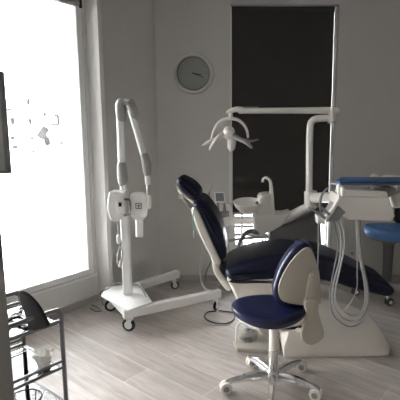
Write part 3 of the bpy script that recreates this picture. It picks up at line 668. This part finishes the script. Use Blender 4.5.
# ================================================================== STOOLS
def stool(name, c, zt, rs, label, seatm, metal, base_r, ang, wheel_m, hub_m, th=.056):
    s = empty(name, (c.x, c.y, 0), label, 'stool', None)
    cx, cy = c.x, c.y; sx_, sy_ = cx, cy
    if metal == 'chrome': cx += .024; cy -= .02
    prof_ = [(.001, -th), (rs * .8, -th), (rs * .94, -th * .9), (rs, -th * .55), (rs * .995, -th * .3), (rs * .93, -th * .08), (rs * .75, -.0), (rs * .4, -.006), (.001, -.010)]
    m = MB()
    rings = []; n = 48
    for r, z in prof_:
        ring = []
        for k in range(n):
            a = 2 * PI * k / n
            sx = 1 + .05 * math.cos(2 * a); dz = .010 * math.cos(2 * a) * (r / rs)
            ring.append(Vector((sx_ + r * math.cos(a) * sx, sy_ + r * math.sin(a), zt + z + dz)))
        rings.append(ring)
    m.rings(rings); m.build('seat', seatm, s)
    m = MB(); m.lathe([(.03, zt - th - .022), (rs * .6, zt - th - .02), (rs * .9, zt - th - .008), (rs * .93, zt - th + .012), (rs * .5, zt - th + .015)], (sx_, sy_, 0), 40); m.build('seat_pan', 'cream' if metal == 'chrome' else 'mid_grey', s)
    m = MB(); m.tube([(cx, cy, zt - th - .02), (cx, cy, .22)] if metal == 'chrome' else [(cx, cy, zt - th - .01), (cx, cy, zt - th - .05), (cx, cy, zt - th - .10), (cx, cy, .13)], .025 if metal == 'chrome' else [.11, .065, .046, .040], smooth=metal != 'chrome', n=20); m.build('gas_cover', 'cream' if metal == 'chrome' else 'body_grey', s)
    m = MB(); m.tube([(cx, cy, .24), (cx, cy, .07)], .027 if metal == 'chrome' else .03, smooth=False, n=24); m.build('column', metal, s, .003)
    m = MB(); m.lathe([(.03, .05), (.042, .055), (.042, .10), (.034, .115)], (cx, cy, 0), 24); m.build('hub', metal, s)
    for k in range(5):
        a = ang + 2 * PI * k / 5; d = Vector((math.cos(a), math.sin(a), 0)); o = Vector((cx, cy, 0)); n_ = Vector((-d.y, d.x, 0))
        m = MB(); rings = []
        for t, w, z0_, z1_ in ((.03, .020, .058, .108), (.09, .02, .066, .112), (.16, .018, .068, .104), (.22, .016, .064, .09), (base_r, .014, .06, .078), (base_r + .012, .010, .062, .074)):
            cc = o + d * t
            rings.append([cc + n_ * w + Vector((0, 0, z0_)), cc + n_ * w + Vector((0, 0, z0_ * .4 + z1_ * .6)), cc + n_ * w * .5 + Vector((0, 0, z1_)), cc - n_ * w * .5 + Vector((0, 0, z1_)), cc - n_ * w + Vector((0, 0, z0_ * .4 + z1_ * .6)), cc - n_ * w + Vector((0, 0, z0_))])
        m.rings(rings); lg = m.build('leg', metal, s)
        # twin-wheel caster under the tip
        w = MB(); e = o + d * base_r; aa = (.35, 2.7, -.3, .5, 3.3)[k]; dd = Vector((math.cos(aa), math.sin(aa), 0)); nn = Vector((-dd.y, dd.x, 0)); ec = e + dd * .012
        R = Matrix((dd, Vector((0, 0, 1)), nn)).transposed()
        for q_ in (-1, 1):
            cc = Vector((ec.x, ec.y, .034)) + nn * .014 * q_
            w.lathe([(.004, -.010), (.029, -.010), (.034, -.006), (.034, .006), (.029, .010), (.004, .010)], cc, 22, R)
        cw_ = w.build('caster', wheel_m, s)
        h = MB(); h.lathe([(.004, -.0265), (.017, -.0265), (.017, .0265), (.004, .0265)], (ec.x, ec.y, .034), 18, R); h.build('wheel_hub', hub_m, cw_)
        h = MB(); h.tube([(e.x, e.y, .066), (e.x, e.y, .04)], .009, smooth=False, n=12); h.box((ec.x, ec.y, .047), (.04, .012, .02), Matrix((dd, nn, Vector((0, 0, 1)))).transposed()); h.build('caster_stem', metal, cw_)
    return s
c1 = G(268.5, 386)
print('stool', c1)
st = stool('dental_stool', c1, .497, .206, "dark navy dentist's stool with cream backrest shell and chrome five-star base", 'navy_stool', 'chrome', .262, math.radians(-98), 'cream', 'grey_plastic')
# backrest of front stool
YK = c1.y - .02
sh = [(310, 247.5), (307, 245.5), (302, 246.5), (293.5, 254), (285.5, 265), (279.2, 278), (277.5, 287), (278.8, 294), (283, 298.5), (295, 301), (306, 302.3), (318.5, 301.5), (319.5, 292), (318, 275), (314.5, 258)]
P = [(at(x, y, YK).x, at(x, y, YK).z) for x, y in sh]
px0 = P[8][0]
def bend(u, v, w): return (u, w + .55 * (u - px0) ** 2 * 1.5 - .1 * (u - px0), v)
m = MB(); m.slab(P, YK - .050, YK - .01, bend, .004, 3, smooth=2); m.build('back_shell', 'cream_matte', st)
cu = [(309, 243), (305, 240.3), (299.5, 240.5), (289, 248.5), (278.5, 265), (273.3, 281), (272, 289), (274, 297), (280, 302), (290, 303.5), (306, 304), (316, 303), (318, 290), (316, 268), (312.5, 251)]
P2_ = [(at(x, y, YK + .03).x, at(x, y, YK + .03).z) for x, y in cu]
m = MB(); m.slab(P2_, YK - .040, YK + .06, bend, .018, 6, smooth=4); m.build('backrest', 'navy_stool', st)
# bracket
yk2 = YK - .05
P = [(at(x, y, yk2).x, at(x, y, yk2).z) for x, y in [(304, 300), (317.5, 299), (318, 310), (321, 322), (323.5, 332), (322, 338), (316, 342), (310, 344), (302, 340), (300, 333), (302.5, 326), (305.5, 314)]]
m = MB(); m.slab(P, yk2 - .02, yk2 + .025, XZ, .012, 4, smooth=4); m.build('back_support', 'cream_matte', st)
P = [(at(x, y, YK).x, at(x, y, YK).z) for x, y in [(308.5, 270), (312, 267.5), (317.5, 268), (319, 285), (319.5, 301), (304, 302), (304.5, 290), (306, 280)]]
m = MB(); m.slab(P, YK - .056, YK - .045, bend, .004, 2, smooth=2); m.build('hinge_cover', 'cream_matte', st)
m = MB(); m.lathe([(.001, -.008), (.013, -.008), (.013, .008), (.001, .012)], at(311.3, 273.5, YK - .055) + Vector((0, bend(at(311.3, 273, YK).x, 0, 0)[1], 0)), 18, RY); m.build('bolt', 'chrome', st)
m = MB(); m.tube([at(303, 331, yk2), at(290, 329, c1.y), at(272, 329.5, c1.y)], .014, n=12); m.build('support_bar', 'cream', st)
m = MB(); m.tube([at(305, 320, c1.y), at(303.5, 326, c1.y - .02), at(293, 328, c1.y - .03), at(280, 328, c1.y)], .008, n=10, capround=True); m.build('height_lever', 'black', st)

c2 = G(386, 294.5); 
st2 = stool('dental_stool', c2, .64, .215, "bright blue assistant's stool on a dark column, behind the foot of the patient chair", 'blue_seat', 'steel', .27, math.radians(-106), 'rubber', 'xray_white', .10)
p = at(404, 214, c2.y + .1)
m = MB(); m.slab([(-.10, -.09), (.10, -.09), (.12, 0), (.10, .09), (-.09, .09), (-.12, 0)], -.03, .03, frame(p + Vector((.02, .0, .015)), (1, .3, 0), (0, 0, 1), (-.3, 1, 0)), .025, 5, smooth=4); m.build('backrest', 'black', st2)
m = MB(); m.tube([p + Vector((.02, .03, -.03)), p + Vector((.05, .03, -.14)), Vector((c2.x + .14, c2.y + .06, .50)), Vector((c2.x + .02, c2.y, .49))], .012, n=10); m.build('back_support', 'mid_grey', st2)

# ================================================================== CART (left foreground)
Rc = G(60.5, 309, .80); Lc = G(20, 291.5, .80); Rc.z = Lc.z = 0
e = (Lc - Rc); e.normalize(); dn = Vector((e.y, -e.x, 0)); dn = dn if dn.y < 0 else -dn
print('cart', Rc, Lc, (Lc - Rc).length, dn)
LW = (Lc - Rc).length; LL = .46
ct = empty('instrument_cart', (Rc + Lc) / 2 + dn * LL / 2, 'grey tubular metal cart with white shelves at the lower left edge', 'cart')
def K(a, b, z): v = Rc + e * a + dn * b; return Vector((v.x, v.y, z))
tr_ = .0085
for b, nm in ((0, 'far'), (LL, 'near')): pass
# two side frames (each an upside-down U along dn)
for a in (0, LW):
    zt = .80
    m = MB(); m.tube([K(a, .0, .06), K(a, 0, .70), K(a, .0, zt - .03), K(a, .012, zt - .006), K(a, .045, zt), K(a, LL - .045, zt), K(a, LL - .012, zt - .006), K(a, LL, zt - .03), K(a, LL, .70), K(a, LL, .06)], tr_, n=12); m.build('side_frame', 'cart_metal', ct)
    for z in (.755, .595, .57, .43):
        MB().tube([K(a, 0, z), K(a, LL, z)], .006, smooth=False, n=10).build('rail', 'cart_metal', ct)
for z in (.745, .56, .42, .15):
    m = MB(); cc = K(LW / 2, LL / 2, z); m.box(cc, (LW - .02, LL - .02, .008), Matrix((e, dn, Vector((0, 0, 1)))).transposed()); m.build('shelf', 'shelf_glass', ct)
    if z != .745:
        for b in (0, LL): MB().tube([K(0, b, z), K(LW, b, z)], .005, smooth=False, n=8).build('shelf_bar', 'cart_metal', ct)
for a in (0, LW):
    for b in (0, LL): caster(ct, K(a, b, 0).x, K(a, b, 0).y, .5, .028, z1=.07, w=.018)
# black curved cover standing at far end of the top shelf
zsh = .75
YB_ = (K(.1, .03, 0)).y
pp = [(20, 292), (24, 291.3), (30, 295), (36, 301), (41, 308), (45, 316), (48.5, 324), (47, 327), (38, 329.5), (30, 331), (29, 323), (25.5, 312), (21.5, 302)]
P = []
oB = G(33, 328, .762)
def on_plane(px, py, o, n):
    d = ray(px, py); c = Vector((0, 0, H)); k = (o - c).dot(n) / d.dot(n); return c + d * k
Nf = Vector((-.2, -1.0, .1)).normalized(); Uf = Vector((1, -.2, 0)); Uf = (Uf - Nf * Uf.dot(Nf)).normalized(); Vf = Nf.cross(Uf).normalized()
if Vf.z < 0: Vf = -Vf
pl2 = [on_plane(x, y, oB, Nf) for x, y in pp]
P = [((q_ - oB).dot(Uf), (q_ - oB).dot(Vf)) for q_ in pl2]
fr_ = lambda u, v, w: oB + Uf * u + Vf * v + Nf * (w - 1.2 * (u * u) )
mn = min(q_.z for q_ in pl2); print('black zmin', mn)
m = MB(); m.slab(P, -.006, .010, fr_, .004, 3, smooth=4); o = m.build('bag', 'black_cloth', loc=oB); tag(o, 'curved black cover leaning upright on the top shelf of the grey cart', 'cover')
o.name = 'black_cover'
# wires on top shelf
zt_ = zsh + .006
for i, (pts_, r_, mt, lab) in enumerate((
  ([(8, 320), (14, 314), (22, 315), (27, 319), (20, 322), (11, 324)], .004, 'hose_grey', 'loose loop of pale grey wire on the top cart shelf, beside the black cover'),
  ([(6, 331), (12, 322), (20, 324), (27, 327), (22, 329)], .005, 'black', 'short black cable on the top cart shelf, in front of the grey wire loop'))):
    pts3 = [G(x, y, zt_) for x, y in pts_]
    o = MB().tube(pts3, r_, n=8).build('cable', mt, loc=pts3[0]); tag(o, lab, 'cable')
# clear plastic cup on middle shelf
zc2 = .565; cupc = G(44, 368, zc2)
m = MB(); prf = [(.018, 0), (.022, .002), (.023, .03), (.028, .06), (.036, .085), (.034, .085), (.026, .06), (.021, .03), (.019, .005)]
rings = []
for r, z in prf:
    ring = []
    for k in range(36):
        a = 2 * PI * k / 36; rr = r * (1 + .14 * math.sin(6 * a + z * 40) * (z / .085 + .3)); ring.append(Vector((cupc.x + rr * math.cos(a), cupc.y + rr * math.sin(a), zc2 + z + .006 * math.sin(3 * a) * z / .085)))
    rings.append(ring)
m.rings(rings); m.v = [Vector((v.x, v.y, zc2 + (v.z - zc2) * .75)) for v in m.v]; o = m.build('plastic_cup', 'cup_plastic', loc=(cupc.x, cupc.y, zc2)); tag(o, 'crumpled clear plastic cup standing on the middle shelf of the cart', 'cup')
# wire basket on third shelf
bk0 = G(24, 404, .46); bz = .425
bk = empty('wire_basket', (bk0.x, bk0.y, bz), 'round black wire basket on the lowest visible shelf of the cart', 'basket')
rb_ = .062
ringp = lambda r, z: [Vector((bk0.x + r * math.cos(2 * PI * k / 16), bk0.y + r * math.sin(2 * PI * k / 16), z)) for k in range(16)]
MB().tube(ringp(rb_, bz + .055), .003, n=8, closed=True, sub=3).build('rim', 'black', bk)
MB().tube(ringp(rb_ * .75, bz + .003), .0025, n=8, closed=True, sub=3).build('bottom_ring', 'black', bk)
for k in range(10):
    a = 2 * PI * k / 10; MB().tube([(bk0.x + rb_ * math.cos(a), bk0.y + rb_ * math.sin(a), bz + .055), (bk0.x + rb_ * .9 * math.cos(a), bk0.y + rb_ * .9 * math.sin(a), bz + .02), (bk0.x + rb_ * .75 * math.cos(a), bk0.y + rb_ * .75 * math.sin(a), bz + .003)], .0018, n=6, sub=3).build('wire', 'black', bk)
# ================================================================== MONITOR at left edge
mx = (at(3, 71, 1.0).x + at(9.8, 174, 1.0).x) / 2 - .004; mz1 = at(3, 71, 1.0).z; mz0 = at(9.8, 174, 1.0).z
print('mon', at(3, 71, 1.0), at(9.8, 174, 1.0))
Wm = .42
mo = empty('monitor', (mx - Wm / 2, 1.0, mz0), 'flat grey monitor with a dark bezel, its edge just inside the left of the frame', 'monitor')
fm = frame((mx, 1.0, (mz0 + mz1) / 2), (1, 0, 0), (0, 0, 1), (0, -1, 0)); hh = (mz1 - mz0) / 2
m = MB(); m.slab([(-Wm, -hh), (0, -hh), (0, hh), (-Wm, hh)], -.018, 0, fm, .003, 2); m.build('bezel', 'mid_grey', mo)
m = MB(); m.slab([(-Wm + .008, -hh + .008), (-.006, -hh + .008), (-.006, hh - .006), (-Wm + .008, hh - .006)], 0.0, .002, fm); m.build('screen', 'monitor', mo)
m = MB(); bbox(m, mx - Wm / 2 - .03, mx - Wm / 2 + .03, 1.22, mz0 + .08, 1.03, 1.045); m.box((mx - Wm / 2, 1.0, 1.226), (.18, .12, .012)); m.build('stand', 'mid_grey', mo, .002)

# ================================================================== LIGHT
w = bpy.data.worlds.new('World'); bpy.context.scene.world = w; w.use_nodes = True
bg = w.node_tree.nodes['Background']; bg.inputs[0].default_value = (.985, .99, 1.0, 1); bg.inputs[1].default_value = 15.0
def portal(loc, size, direction):
    l = bpy.data.lights.new('window_portal', 'AREA'); l.shape = 'RECTANGLE'; l.size, l.size_y = size; l.cycles.is_portal = True
    o = bpy.data.objects.new('window_portal', l); C.objects.link(o); o.location = loc
    o.rotation_euler = Vector(direction).to_track_quat('-Z', 'Z').to_euler(); return o
portal(wpt((WS0 + WS1) / 2, (WZ0 + WZ1) / 2, -.2), (WS1 - WS0, WZ1 - WZ0), Nn)
portal(((BX0 + BX1) / 2, YB + .22, .5), (BX1 - BX0, .4), (0, -1, 0))

# ================================================================== CAMERA
cam = bpy.data.cameras.new('camera'); co = bpy.data.objects.new('camera', cam); C.objects.link(co)
co.location = (0, 0, H); co.rotation_euler = (PI / 2 - T, 0, 0)
cam.sensor_width = 36; cam.lens = F / 400 * 36; cam.shift_x = -(CX - 200) / 400; cam.clip_start = .02
S = bpy.context.scene; S.camera = co
S.view_settings.view_transform = 'Standard'; S.view_settings.look = 'None'; S.view_settings.exposure = 0.5; S.view_settings.gamma = 1
S.view_settings.use_curve_mapping = False
